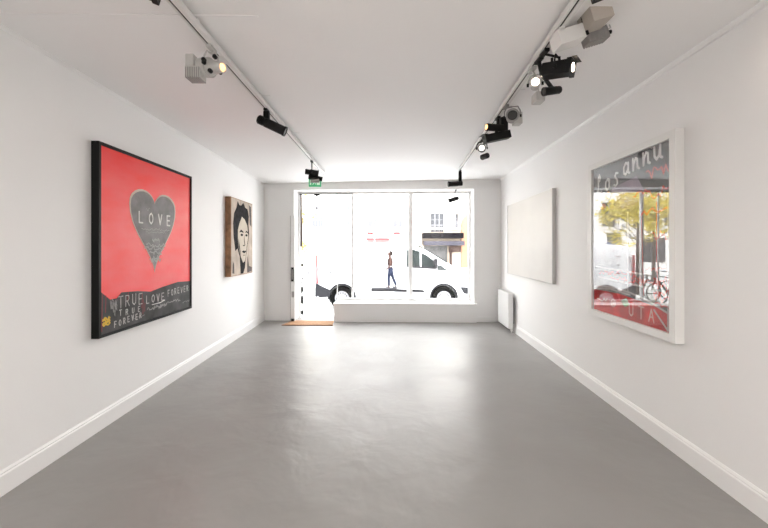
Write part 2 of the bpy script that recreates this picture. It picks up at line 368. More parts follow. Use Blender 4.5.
line('scribble', sg, rp_, .62, .68, 1.12, .02, 6, .005, yy+.0045)
bm = bmesh.new()
write(rp_, chalkm, 'TRUE', .24, .205, .10, .092, .008, yy+.0025, .8, 0, .008)
write(rp_, chalkm, 'LOVE', .63, .19, .075, .085, .010, yy+.0025, .85, 0, .006)
write(rp_, chalkm, 'FOREVER', 1.0, .215, .065, .066, .008, yy+.0025, .75, 0, .006)
write(rp_, chalkm, 'TRUE', .25, .135, .05, .085, .008, yy+.0025, .85, 0, .006)
write(rp_, chalkm, 'FOREVER', .19, .055, .05, .056, .009, yy+.0025, .75, .03, .005)
ribbon(bm, [(.72, .165), (.86, .165), (.94, .18)], .009, yy+.0025)
obj('underline', bm, chalk, rp_)
bm = bmesh.new()
for k in range(3): scrib(bm, .14+.01*k, .22, .26-.03*k, .05, 10, .006, yy+.0025)
for a in ((.64, .74, .13, .02, 8, .008), (.74, .98, .13, .022, 30, .012), (.98, 1.25, .14, .016, 22, .008), (1.3, 1.45, .10, .01, 9, .005), (.42, .60, .08, .006, 5, .004)): line('chalk_scribble', chalkd, rp_, *a, yy+.0025)
obj('chalk_scribble', bm, chalkd, rp_)
dr = mat('drip_red', (.25, .02, .03), .5)
for u, a, b in ((.045, .05, .36), (.085, .20, .34), (.56, .16, .30), (.575, .10, .24), (.36, .25, .33), (.60, .12, .2)): bm = bmesh.new(); ribbon(bm, [(u, a), (u+.006, b)], .008, yy+.002); obj('red_drip', bm, dr, rp_)
bm = bmesh.new()
for k in range(4): scrib(bm, .055, .135, .10+.015*k, .014, 7, .014, yy+.0025)
obj('yellow_mark', bm, mat('yellow_paint', (.80, .50, .03), .5), rp_)
# --- portrait on a wooden panel
pw, ph = .985, 1.245
pp = thing('portrait_panel', 'dark-haired face painted on thick wooden panel beside the red painting', 'painting', (XL(5.56), 5.56, 1.075), RL)
wood = mat('panel_wood', (.30, .155, .08), .7, noise=.45, scale=9, bump=.3, bscale=30)
obj('wooden_panel', box(0, pw, -.092, -.003, 0, ph, .004), wood, pp)
paper = mat('pale_plank_paint', (.46, .38, .31), .7, noise=.22, scale=5)
bm = bmesh.new()
for k in range(5): flat(bm, [(.012+k*.194, .01), (.012+k*.194+.188, .012), (.012+k*.194+.186, ph-.012), (.012+k*.194+.003, ph-.01)], .094, .0015)
obj('painted_ground', bm, paper, pp)
ink = mat('hair_ink', (.022, .020, .022), .8, spec=.1, noise=.5, scale=12)
face_m = mat('face_cream', (.50, .43, .35), .7, noise=.08, scale=6)
bm = bmesh.new(); flat(bm, [(.17, .40), (.10, .62), (.08, .84), (.12, 1.0), (.22, 1.10), (.27, 1.21), (.34, 1.15), (.42, 1.15), (.52, 1.21), (.60, 1.14), (.72, 1.12), (.78, 1.0), (.76, .86), (.80, .70), (.74, .52), (.66, .44), (.60, .12), (.52, .02), (.40, .02), (.36, .30), (.26, .44)], .0965, .0015)
obj('hair_shape', bm, ink, pp)
bm = bmesh.new(); flat(bm, [(.27, .60), (.27, .74), (.33, .84), (.45, .97), (.58, .93), (.70, .84), (.75, .66), (.72, .50), (.66, .34), (.58, .22), (.50, .20), (.40, .30), (.31, .44)], .099, .0015)
obj('face_shape', bm, face_m, pp)
bm = bmesh.new()
def blob(bm, u, v, a, b, y): flat(bm, [(u+a*math.cos(k*PI/6), v+b*math.sin(k*PI/6)) for k in range(12)], y, .001)
for u in (.44, .66): blob(bm, u, .665, .055, .020, .1005)
flat(bm, [(.33, .70), (.40, .755), (.52, .72), (.51, .70), (.41, .715)], .1005); flat(bm, [(.59, .71), (.66, .745), (.74, .715), (.73, .70), (.66, .715)], .1005)
flat(bm, [(.555, .68), (.565, .58), (.60, .50), (.55, .475), (.50, .485), (.57, .50), (.54, .58)], .1005); blob(bm, .51, .488, .020, .009, .1005)
flat(bm, [(.44, .385), (.52, .405), (.56, .395), (.60, .405), (.65, .385), (.55, .355)], .1005); ribbon(bm, [(.50, .325), (.59, .325)], .010, .1005)
flat(bm, [(.735, .60), (.70, .48), (.66, .36), (.60, .25), (.65, .38), (.685, .50)], .1005); flat(bm, [(.29, .60), (.31, .46), (.40, .32), (.36, .44), (.33, .52)], .1005)
obj('facial_features', bm, ink, pp)
pg_ = mat('patch_grey', (.11, .095, .09), .7, noise=.4, scale=10, spec=.15)
for q_ in ([(.05, .05), (.13, .04), (.11, .20), (.07, .24)], [(.70, .02), (.93, .03), (.95, .10), (.80, .13), (.72, .30)], [(.84, .86), (.92, .83), (.90, 1.18), (.80, 1.2)]): bm = bmesh.new(); flat(bm, q_, .0965, .0015); obj('paint_patch', bm, pg_, pp)
# --- framed poster on the right wall
qw, qh = 1.205, 1.555
qp = thing('framed_poster', 'white framed glazed artwork in grey and red with handwriting', 'painting', (XR(3.797), 3.797, .835), RR)
bm = bmesh.new(); w = .058
for a in ((0, w, 0, qh), (qw-w, qw, 0, qh), (w, qw-w, 0, w), (w, qw-w, qh-w, qh)): bx(bm, a[0], a[1], -.070, -.002, a[2], a[3], bev=.0015)
obj('frame', bm, 'white', qp)
pbg = mat('poster_grey', (.24, .22, .215), .6, noise=.45, scale=3.5)
obj('artwork', box(w, qw-w, -.040, -.004, w, qh-w), pbg, qp)
y0 = .040
bm = bmesh.new(); flat(bm, [(w, 1.0), (w, qh-w), (qw-w, qh-w), (qw-w, 1.16), (.85, 1.10), (.55, 1.16), (.3, 1.04)], y0+.001); obj('dark_field', bm, mat('poster_dark', (.035, .03, .03), .6, noise=.7, scale=5), qp)
bm = bmesh.new(); flat(bm, [(w, w), (qw-w, w), (qw-w, .20), (.9, .235), (.5, .27), (w, .265)], y0+.001); obj('red_band', bm, mat('poster_red', (.66, .018, .02), .6, noise=.35, scale=7), qp)
bm = bmesh.new(); flat(bm, [(.32, 1.06), (.38, 1.26), (.74, 1.30), (.86, 1.12), (.62, 1.03)], y0+.002); obj('mauve_patch', bm, mat('poster_mauve', (.27, .20, .27), .6, noise=.2), qp)
bm = bmesh.new()
for a in ([(w, .29), (.35, .32), (.65, .30), (.9, .26), (1.1, .20)], [(w, .27), (.35, .30), (.65, .28)], [(.62, .30), (.62, 1.0)], [(.14, .40), (1.05, .36)], [(.1, .5), (.9, .47)], [(.95, .20), (1.10, .07)], [(1.1, .07), (1.1, 1.1)]): ribbon(bm, a, .016, y0+.003)
obj('pale_line', bm, mat('poster_pale', (.60, .56, .54), .6), qp)
bm = bmesh.new()
for k in range(8): scrib(bm, .16+.1*k, .40+.1*k, .36+.018*random.randint(0, 9), .02, 12, .008, y0+.003)
scrib(bm, .70, 1.1, 1.13, .05, 16, .014, y0+.003); scrib(bm, .86, 1.12, 1.30, .05, 12, .012, y0+.003); scrib(bm, .8, 1.1, .98, .03, 9, .018, y0+.003); scrib(bm, .93, 1.1, .80, .05, 9, .014, y0+.003)
ribbon(bm, [(.98, 1.05), (.98, .6), (1.0, .3)], .012, y0+.003); ribbon(bm, [(.8, .95), (.83, .3)], .008, y0+.003)
for k in range(5): scrib(bm, .95, 1.12, .25+.05*k, .03, 8, .014, y0+.003)
obj('red_stroke', bm, mat('poster_red_line', (.62, .05, .03), .6), qp)
bm = bmesh.new(); blob(bm, .32, 1.20, .035, .04, y0+.0035); blob(bm, .22, 1.10, .06, .03, y0+.0035)
obj('orange_mark', bm, mat('poster_orange', (.70, .24, .04), .6), qp)
pw_ = mat('poster_white', (.92, .90, .88), .6); write(qp, pw_, 'los', .13, 1.235, .150, .145, .022, y0+.005, .85, .12); write(qp, pw_, 'annu', .56, 1.345, .145, .132, .023, y0+.005, .95, .10)
pk_ = mat('poster_pink', (.85, .62, .56), .6); write(qp, pk_, 'UTA', .64, .10, .10, .125, .012, y0+.003, .9); bm = bmesh.new(); ribbon(bm, [(.40+.035*math.cos(k*PI/5), .17+.035*math.sin(k*PI/5)) for k in range(11)], .008, y0+.003)
obj('band_mark', bm, pk_, qp); bm = bmesh.new(); ribbon(bm, [(.38, .17), (.42, .17)], .007, y0+.003); ribbon(bm, [(.40, .15), (.40, .19)], .007, y0+.003); obj('band_mark', bm, pk_, qp); bm = bmesh.new(); scrib(bm, .12, .3, .18, .02, 7, .008, y0+.003)
obj('band_mark', bm, pk_, qp)
bm = bmesh.new(); flat(bm, [(.52, .21), (.60, .25), (.64, .19), (.58, .16)], y0+.003); obj('green_mark', bm, mat('poster_green', (.25, .38, .16), .6), qp)
obj('glass_pane', box(w-.004, qw-w+.004, -.060, -.057, w-.004, qh-w+.004), 'pglass', qp)
# --- white canvas
cp = thing('white_canvas', 'plain glossy cream-white canvas near the radiator', 'painting', (XR(6.76), 6.76, 1.05), RR)
gl = mat('cream_gloss', (.70, .67, .63), .36, noise=.03, scale=2, coat=.05, spec=.35)
obj('canvas', box(0, 2.0, -.045, -.004, 0, 1.265, .004), gl, cp)
bm = bmesh.new(); bx(bm, -.004, 0, -.05, -.004, 0, 1.265); bx(bm, 2.0, 2.008, -.05, -.004, 0, 1.265); bx(bm, 0, 2, -.05, -.004, -.006, 0)
obj('edge_frame', bm, 'offw', cp)
# ---------------------------------------------------------------- radiator
ra = thing('radiator', 'white panel radiator on the right wall by the window', 'radiator', (XR(7.12), 7.12, 0), RR)
obj('panel', box(0, .69, -.135, -.045, .075, .71, .006), 'radi', ra)
for k in range(12): obj('fin', box(.03+k*.054, .055+k*.054, -.138, -.134, .10, .69), 'radi', ra)
obj('top_grille', box(.01, .68, -.125, -.055, .71, .716), 'offw', ra)
for q in (.08, .57): obj('wall_bracket', box(q, q+.04, -.046, -.001, .15, .62), 'galv', ra)
bm = bmesh.new(); tube(bm, [(.66, -.07, .08), (.66, -.07, .0)], .009); lathe(bm, [(0, .018), (.05, .018)], Matrix.Translation((.66, -.07, .03)), 12); obj('valve_pipe', bm, 'white', ra)
# ---------------------------------------------------------------- doormat
dm = thing('doormat', 'orange-brown coir doormat on the floor at the doorway', 'doormat', fw(.55, -.02)+(0,), RF)
obj('mat_body', prism(bmesh.new(), [(-.02, -.43), (.97, -.43), (.93, -.0), (.07, -.0)], .0, .012), 'mat', dm)
bm = bmesh.new(); bx(bm, -.03, .98, -.45, -.43, 0, .014); obj('edge_binding', bm, mat('mat_edge', (.25, .11, .04), .9), dm)
# ---------------------------------------------------------------- exit sign
def P(px, py, Y): return Vector(((px-CX)/F*Y, Y, EYE+(HZ-py)/F*Y))
p = P(315, 182.5, 7.0)
es = thing('exit_sign', 'small green emergency exit sign with running figure above the doorway', 'sign', (p.x, p.y, ZC(p.x, p.y)))
zc = p.z-ZC(p.x, p.y)
obj('sign_plate', box(-.12, .12, -.012, .012, zc-.085, zc+.07, .003), 'green', es)
bm = bmesh.new()
def f2(bm, pts): prism(bm, [(a, b+zc) for a, b in pts], .012, .014, XZ)
f2(bm, [(-.10, -.05), (-.07, -.05), (-.07, .05), (-.10, .05)]); f2(bm, [(.035, -.05), (.10, -.05), (.10, .05), (.035, .05)])
f2(bm, [(-.02, .025), (0, .025), (0, .045), (-.02, .045)]); f2(bm, [(-.03, -.01), (.005, 0), (.01, .02), (-.02, .02)]); f2(bm, [(-.05, -.045), (-.035, -.05), (-.01, -.01), (-.03, -.01)]); f2(bm, [(.0, -.005), (.018, -.02), (.01, -.05), (0, -.05), (.005, -.022), (-.012, -.01)])
obj('pictogram', bm, 'signw', es)
bm = bmesh.new(); bx(bm, -.05, .05, -.01, .01, zc+.07, .004); obj('ceiling_bracket', bm, 'white', es)
# ---------------------------------------------------------------- lighting tracks
def XT(side, Y): return -1.137+.0147*(Y-1.935) if side < 0 else 1.048+.0629*(Y-1.935)
def ZT(side, Y): return ZC(XT(side, Y), Y)
for side, ye, lab in ((-1, 6.52, 'white lighting track on the left of the ceiling'), (1, 6.30, 'white lighting track on the right of the ceiling')):
    ys = .6; x0, x1 = XT(side, ys), XT(side, ye); z0, z1 = ZT(side, ys), ZT(side, ye); L = math.hypot(x1-x0, ye-ys)
    t = thing('lighting_track', lab, 'light track', (x0, ys, z0), 0); t.rotation_euler = (math.atan2(z1-z0, L), 0, math.atan2(-(x1-x0), ye-ys))
    bm = bmesh.new(); bx(bm, -.026, -.021, 0, L, -.058, -.022); bx(bm, .021, .026, 0, L, -.058, -.022); bx(bm, -.021, .021, 0, L, -.028, -.022); bx(bm, -.021, -.013, 0, L, -.058, -.054); bx(bm, -.001, .021, 0, L, -.058, -.054)
    obj('rail', bm, 'white', t)
    obj('conductor_slot', box(-.0205, .0205, .01, L-.01, -.052, -.0285), 'slot', t)
    for yy_ in (0, L-.012): obj('end_cap', box(-.027, .027, yy_, yy_+.012, -.06, -.02), 'white', t)
    for k in range(6):
        a = .5+k*(L-.7)/5; bm = bmesh.new(); bx(bm, -.02, .02, a, a+.03, -.024, .012)
        if k in (2, 3): tube(bm, [(0, a+.015, -.012), (.10, a+.035, -.008)], .003)
        obj('ceiling_bracket', bm, 'white', t)
    obj('rail_joint', box(-.028, .028, 1.88, 1.98, -.061, -.02), 'white', t)
def spot(label, side, Y, off, d, ln=.20, r=.045, m='black', lens='dlens', yoke='stem', fins=True, gear=None, light=0, shape='can', lamp=None, group=None, base_pt=None):
    """off: body centre relative to track point; d: aim direction"""
    bp = base_pt if base_pt else Vector((XT(side, Y), Y, ZT(side, Y)-.058))
    t = thing('track_spotlight', label, 'spotlight', bp, 0, group)
    off = Vector(off); d = Vector(d).normalized()
    R = Matrix.Translation(off) @ zto(d)
    obj('track_adapter', box(-.016, .016, -.045, .045, -.022, -.001, .002), m, t)
    ad = Vector((0, 0, -.02))
    if yoke == 'post':
        bm = bmesh.new(); bx(bm, -.026, .026, -.022, .022, off.z, -.02, bev=.004); obj('stem', bm, m, t)
    elif yoke == 'stem':
        e = Vector((0, 0, off.z+.01)); bm = bmesh.new(); tube(bm, [ad, (off.x*.2, off.y*.2, off.z*.5), off+Vector((0, 0, r*.7))], .014, 10)
        obj('stem', bm, m, t)
    else:
        bm = bmesh.new(); sd = d.cross(Vector((0, 0, 1)))
        sd = Vector((1, 0, 0)) if sd.length < .2 else sd.normalized(); q = r+.014
        tp = off+Vector((0, 0, r+.035))
        tube(bm, [ad, tp], .008)
        tube(bm, [off+sd*q, off+sd*q+Vector((0, 0, r*.9)), tp+sd*q*.7, tp-sd*q*.7, off-sd*q+Vector((0, 0, r*.9)), off-sd*q], .006)
        obj('yoke', bm, m, t)
        for s_ in (1, -1):
            bm = bmesh.new(); lathe(bm, [(0, .013), (.016, .013)], Matrix.Translation(off+sd*s_*(q-.004)) @ zto(sd*s_), 12); obj('knob', bm, 'black', t)
    bm = bmesh.new(); h = ln/2
    if shape == 'can':
        prof = [(-h, r*.75), (-h+.01, r*.95)]
        if fins:
            for k in range(4): z = -h+.012+k*.014; prof += [(z, r*.98), (z+.005, r*.98), (z+.006, r*.80), (z+.011, r*.80)]
        prof += [(-h+.075, r), (h-.02, r), (h-.02, r*1.08), (h, r*1.08), (h, r*.86), (h-.012, r*.82)]
        lathe(bm, prof, R, 24)
    elif shape == 'cone':
        lathe(bm, [(-h, r*1.15), (-h*.2, r*1.2), (-h*.2, r*1.0), (h*.5, r*.72), (h, r*.62), (h, r*.5), (h-.01, r*.48)], R, 24)
    else:
        bx(bm, -r, r, -r*.85, r*.85, -h, h-.03, R, .006); bx(bm, -r*1.1, r*1.1, -r*.95, r*.95, h-.03, h, R, .002)
    b = obj('lamp_body', bm, m, t, smooth=(shape != 'box'))
    rl = r*(.80 if shape == 'can' else .46 if shape == 'cone' else .62)
    bm = bmesh.new(); lathe(bm, [(h-.010, rl), (h+.002 if shape != 'can' else h-.004, rl*.9)], R, 20); obj('lens', bm, lens, t)
    if shape == 'box':
        bm = bmesh.new(); bx(bm, -r*1.1, r*1.1, r*.95, r*1.0, h, h+.03, R); obj('barn_door', bm, m, t)
        for a in (-.4, .1): obj('focus_knob', lathe(bmesh.new(), [(0, .008), (.045, .008)], Matrix.Translation(off+d*(a*h)+Vector((0, 0, r*.8))), 10), 'black', t)
    if gear:
        g0, g1, gm = gear; c = (Vector(g0)+Vector(g1))/2
        bm = bmesh.new(); bx(bm, g0[0], g1[0], g0[1], g1[1], g0[2], g1[2], bev=.004); obj('gear_box', bm, gm, t)
    if light:
        L = bpy.data.lights.new('lamp_light', 'SPOT'); L.energy = light; L.spot_size = 1.1; L.spot_blend = .6; L.shadow_soft_size = .03; L.color = (1, .82, .65)
        lo = bpy.data.objects.new('lamp_light', L); C.objects.link(lo); lo.parent = t; lo.location = off+d*(h+.06)
        lo.rotation_euler = (-d).to_track_quat('Z', 'Y').to_euler()
    return t
# left track
spot('black box spotlight cut off at the top left corner of the photo', -1, 1.70, (.0, .0, -.075), (.9, .3, -.25), .14, .045, shape='box', yoke='yoke')
a = spot('white spotlight with lit warm lens on the left track', -1, 2.36, (.005, .0, -.135), (.93, -.30, -.13), .17, .052, m='offw', lens='warm', yoke='yoke', shape='cone', light=SPOT_W)
bm = bmesh.new(); bx(bm, -.155, -.055, -.04, .045, -.215, -.14, bev=.006); obj('gear_box', bm, 'offw', a)
for k in range(7): obj('cooling_fin', box(-.150+k*.014, -.144+k*.014, -.043, .048, -.218, -.150), 'galv', a)
bm = bmesh.new(); bx(bm, -.155, -.10, -.035, .035, -.14, -.06, bev=.005); obj('rear_housing', bm, 'offw', a)
for q in ((-.02, -.052, -.115), (.02, -.05, -.185), (.05, -.05, -.095)): obj('locking_knob', lathe(bmesh.new(), [(0, .014), (.018, .014)], Matrix.Translation(q) @ zto((0, -1, 0)), 12), 'black', a)
spot('slanted black cylindrical spotlight midway along the left track', -1, 3.42, (.05, 0, -.150), (.93, .1, -.42), .28, .044, yoke='post')
a = spot('black twin spotlight at the far end of the left track', -1, 5.42, (.0, 0, -.175), (.97, .2, -.12), .20, .045, yoke='yoke')
bm = bmesh.new(); lathe(bm, [(-.10, .035), (.11, .035), (.11, .028), (.10, .026)], Matrix.Translation((.04, .05, -.245)) @ zto((.97, .2, -.15)), 20); obj('second_lamp', bm, 'black', a, smooth=True)
bm = bmesh.new(); lathe(bm, [(-.06, .03), (.07, .03)], Matrix.Translation((.04, .0, -.30)) @ zto((.97, .2, .05)), 16); obj('ballast', bm, 'galv', a)
# right track
spot('black box spotlight cut off at the top right edge', 1, 1.72, (.03, 0, -.07), (.85, -.2, .25), .13, .045, shape='box', yoke='yoke')
# white floodlight with gear box
fl = thing('track_floodlight', 'large white floodlight with grey ribbed gear box on the right track', 'floodlight', (XT(1, 2.20), 2.20, ZT(1, 2.20)-.058))
obj('track_adapter', box(-.016, .016, -.05, .05, -.02, -.001), 'white', fl)
RX = Matrix.Rotation(-.30, 4, 'Y')
obj('driver_box', box(-.035, .125, -.05, .06, -.10, -.012, .004, RX), 'white', fl)
bm = box(.125, .25, -.14, .0, -.065, .035, .004, RX); obj('reflector_head', bm, mat('beige_enamel', (.50, .45, .40), .45), fl)
bm = bmesh.new(); bx(bm, .16, .30, .0, .07, -.120, -.050, bev=.005, Mx=RX)
for k in range(8): bx(bm, .166+k*.017, .174+k*.017, -.003, .073, -.123, -.047, RX)
obj('ribbed_ballast', bm, 'galv', fl)
bm = bmesh.new(); tube(bm, [RX @ Vector(p_) for p_ in ((.13, .0, -.05), (.165, .0, -.075))], .007); tube(bm, [RX @ Vector(p_) for p_ in ((.26, .03, -.05), (.30, .03, -.025), (.335, .03, -.03), (.335, .03, -.06), (.30, .03, -.07))], .004)
obj('cable', bm, 'offw', fl)
bm = bmesh.new(); lathe(bm, [(0, .012), (.03, .012)], Matrix.Translation(RX @ Vector((.30, .03, -.085))) @ zto((1, 0, .3)), 12); bx(bm, .128, .142, -.05, -.04, -.09, -.03, RX); bx(bm, .125, .139, -.05, -.04, -.02, .03, RX)
obj('knob', bm, 'black', fl)
spot('black box spotlight with glowing lens on the right track', 1, 2.42, (.09, 0, -.125), (.72, -.66, -.16), .19, .050, lens='lens', shape='box', yoke='yoke', light=SPOT_W)
spot('black cylindrical spotlight hanging under the glowing box spotlight', 1, 2.52, (.10, .02, -.215), (-.95, -.1, -.15), .13, .028, yoke='stem', fins=False)
a = spot('white spotlight with lit lens facing the viewer on right track', 1, 2.66, (.015, -.02, -.125), (-.35, -.9, -.12), .13, .032, m='offw', lens='lens', yoke='yoke', light=SPOT_W*.6)
bm = bmesh.new(); bx(bm, .03, .10, .0, .09, -.235, -.165, bev=.006); tube(bm, [(.02, .0, -.05), (.035, -.02, -.12), (.05, 0, -.19)], .004); obj('gear_box', bm, 'offw', a)
a = spot('light grey round spotlight behind the floodlights on right track', 1, 3.36, (.06, 0, -.10), (-.3, -.93, -.1), .12, .055, m='galv', yoke='yoke')
bm = bmesh.new(); bx(bm, .08, .15, -.02, .07, -.17, -.06, bev=.006); obj('gear_box', bm, 'offw', a)
a = spot('large black angled spotlight at middle of right track', 1, 3.66, (-.01, 0, -.20), (-.95, -.1, -.22), .27, .045, shape='box')
bm = bmesh.new(); lathe(bm, [(-.09, .036), (.09, .036), (.09, .028)], Matrix.Translation((-.04, -.03, -.115)) @ zto((-1, -.2, 0)), 18); obj('upper_lamp', bm, 'black', a, smooth=True)
bm = bmesh.new(); lathe(bm, [(.085, .026), (.094, .024)], Matrix.Translation((-.04, -.03, -.115)) @ zto((-1, -.2, 0)), 18); obj('upper_lens', bm, 'warm', a)
bm = bmesh.new(); bx(bm, .03, .10, -.02, .06, -.17, .0, bev=.004); obj('gear_box', bm, 'black', a)
a = spot('small black spotlight with bright lens beyond the angled black one', 1, 4.46, (.0, -.02, -.105), (-.3, -.95, -.1), .10, .046, lens='glow', yoke='yoke', fins=False)
bm = bmesh.new(); lathe(bm, [(-.05, .035), (.05, .035)], Matrix.Translation((.05, .03, -.19)) @ zto((.4, -.9, 0)), 16); obj('second_lamp', bm, 'black', a, smooth=True)
spot('black spotlight on a vertical stem at far end of right track', 1, 6.24, (-.085, 0, -.225), (-1, .0, -.06), .25, .045, m='black', yoke='post')
bpz = Vector((1.50, 7.52, HEAD))  # solid body standing in for a track spotlight mirrored in the window glass
a = spot('reflection of a track spotlight in the window, modelled as solid black lamp', 1, 7.5, (-.045, 0, -.20), (-.97, -.1, -.30), .22, .044, yoke='yoke', fins=False, base_pt=bpz)
bm = bmesh.new(); bx(bm, -.02, .10, -.02, .02, -.29, -.262, bev=.004); obj('ballast', bm, 'black', a)
# ================================================================ outside
G = -.265
struct('ground', box(-45, 45, 9.3, 31, -.6, G), 'asphalt', 'pale asphalt street', 'street')
struct('pavement', box(-45, 45, 7.98, 9.3, -.6, G+.10), 'pave', 'pale pavement in front of the doorway', 'pavement')
struct('doorstep', box(.55, 1.60, .40, .62, -.3, -.01), 'pave', 'stone step outside the doorway', 'step', FO, RF)
struct('far_pavement', box(-45, 45, 26.5, 30.2, -.6, G+.12), 'pave', 'far pavement along the opposite houses', 'pavement')
# --- opposite houses
FY = 30.0
def U(px): return (px-CX)/F*FY
def V(py): return EYE+(HZ-py)/F*FY
def hwin(par, x0, x1, z0, z1, n=2, m='sglass'):
    f = bmesh.new(); bx(f, x0-.12, x0, FY-.10, FY+.02, z0-.1, z1+.12); bx(f, x1, x1+.12, FY-.10, FY+.02, z0-.1, z1+.12); bx(f, x0, x1, FY-.10, FY+.02, z1, z1+.12); bx(f, x0-.15, x1+.15, FY-.18, FY+.02, z0-.18, z0-.08)
    fo = obj('window_surround', f, par['wm'] if isinstance(par.get('wm'), str) else 'stone', par)
    f = bmesh.new(); bx(f, x0, x1, FY-.02, FY+.02, z0, z1); obj('window_pane', f, m, fo)
    f = bmesh.new()
    for k in range(1, n): x = x0+(x1-x0)*k/n; bx(f, x-.04, x+.04, FY-.05, FY-.02, z0, z1)
    for q in (.33, .66): bx(f, x0, x1, FY-.045, FY-.02, z0+(z1-z0)*q-.02, z0+(z1-z0)*q+.02)
    obj('glazing_bar', f, 'shut', fo)
    f = bmesh.new(); bx(f, x0-.1, x1+.1, FY-.32, FY-.30, z0+.55, z0+.60)
    for k in range(9): x = x0-.1+(x1-x0+.2)*k/8; bx(f, x-.012, x+.012, FY-.32, FY-.30, z0-.08, z0+.6)
    obj('balcony_rail', f, 'shut', fo)
def house(label, x0, x1, top, m):
    h = thing('townhouse', label, 'building', ((x0+x1)/2, FY, G)); ox = (x0+x1)/2
    h.location = (0, 0, 0)
    obj('facade', box(x0, x1, FY, FY+8, G-.3, top), m, h)
    bm = bmesh.new(); bx(bm, x0, x1, FY-.25, FY, top-.35, top); bx(bm, x0, x1, FY-.12, FY, V(229)-.05, V(229)+.12); obj('cornice', bm, m, h)
    return h
pale = mat('pale_window', (.115, .12, .135), .3)
h1 = house('pale stone town house facing the shop window, with red shopfront', U(300), U(411), 13.5, 'stone')
for px in (318, 345, 373, 398):
    for z in (V(227), V(227)+3.2, V(227)+6.4): hwin(h1, U(px)-.42, U(px)+.42, z, z+1.75, 2, pale)
bm = bmesh.new(); bx(bm, U(366.5), U(389.5), FY-.9, FY, V(240), V(238.3)); obj('shop_awning', bm, 'redsh', h1)
for a, b in ((367.5, 373), (393.5, 400)): obj('shop_sign', box(U(a), U(b), FY-.3, FY, V(234.5), V(232.3)), 'redsh', h1)
bm = bmesh.new(); bx(bm, U(367), U(396), FY-.06, FY, G, V(240)); obj('shopfront', bm, mat('pink_shopfront', (.40, .20, .20), .6), h1)
bm = bmesh.new(); bx(bm, U(304), U(362), FY-.06, FY, 0, V(241)); obj('shopfront', bm, 'cream', h1)
h2 = house('cream building with dark shop awning and orange arch at street level', U(411), U(560), V(205.5), 'cream')
h2['wm'] = 'cream'
obj('sky_block_storeys', box(U(411), U(560), FY+.05, FY+8, V(205.5), 13.5), 'stone', h2)  # storeys added above the cornice to block the bright sky patch
hwin(h2, U(430.5), U(443.5), V(232), V(213.5), 3); hwin(h2, U(455), U(458), V(228), V(214), 1)
obj('awning', box(U(422), U(461), FY-1.1, FY, V(238.5), V(233.3), .02), 'dark', h2)
obj('awning_valance', box(U(423), U(461.5), FY-1.2, FY-.05, V(245.5), V(241.3), .02), 'greyaw', h2)
bm = bmesh.new(); bx(bm, U(412), U(421), FY-.4, FY, V(245), V(234)); obj('shop_sign', bm, mat('sign_pale', (.3, .3, .34), .6), h2)
bm = bmesh.new(); bx(bm, U(424), U(447), FY-.1, FY, G, V(246)); obj('shop_glass', bm, mat('shop_dark', (.035, .035, .035), .4, noise=.8, scale=2.5), h2)
bm = bmesh.new(); bx(bm, U(448.5), U(459.5), FY-.5, FY, V(252), V(246)); bx(bm, U(449.5), U(451), FY-.5, FY, G, V(250)); obj('shop_panel', bm, 'brown', h2)
bm = bmesh.new(); pts = [(U(461), G), (U(490), G), (U(490), V(213))]
for k in range(7): a = PI/2+k*PI/12; pts.append((U(472)+(U(472)-U(461))*math.cos(a), V(227)+(V(213)-V(227))*math.sin(a)))
flat_ = prism(bm, pts, 0, .15, Matrix.Translation((0, FY-.0, 0)) @ XZ); obj('orange_arch', bm, 'orange', h2)
h3 = house('stone house with blue front door further along the street', -24, U(300), 13.5, 'stone')
for k in range(7):
    x = -22.5+k*2.3
    if x > U(300)-1: break
    for z in (3.2, 6.4, 9.6): hwin(h3, x-.5, x+.5, z, z+1.9, 2)
bm = bmesh.new(); bx(bm, -11.9, -10.9, FY-.05, FY, G+.12, 2.0); obj('front_door', bm, 'blue', h3)
bm = bmesh.new(); bx(bm, -11.9, -10.9, FY-.05, FY, 2.05, 2.7); obj('fanlight', bm, 'sglass', h3)
for x in (-20, -17, -14.3, -8.9):
    bm = bmesh.new(); bx(bm, x-.9, x+.9, FY-.05, FY, .4, 2.3); obj('shop_glass', bm, 'sglass', h3)
# lamp post
lp = thing('lamp_post', 'thin dark street post in front of the red shopfront', 'post', (U(374.6)*25/30, 25, G))
bm = bmesh.new(); lathe(bm, [(0, .09), (.4, .09), (.45, .05), (3.15, .035), (3.2, .02)], None, 10); obj('pole', bm, 'shut', lp)
bm = bmesh.new(); bx(bm, -.05, .05, -.12, .12, 3.0, 3.08, bev=.01); obj('lamp_head', bm, 'shut', lp)
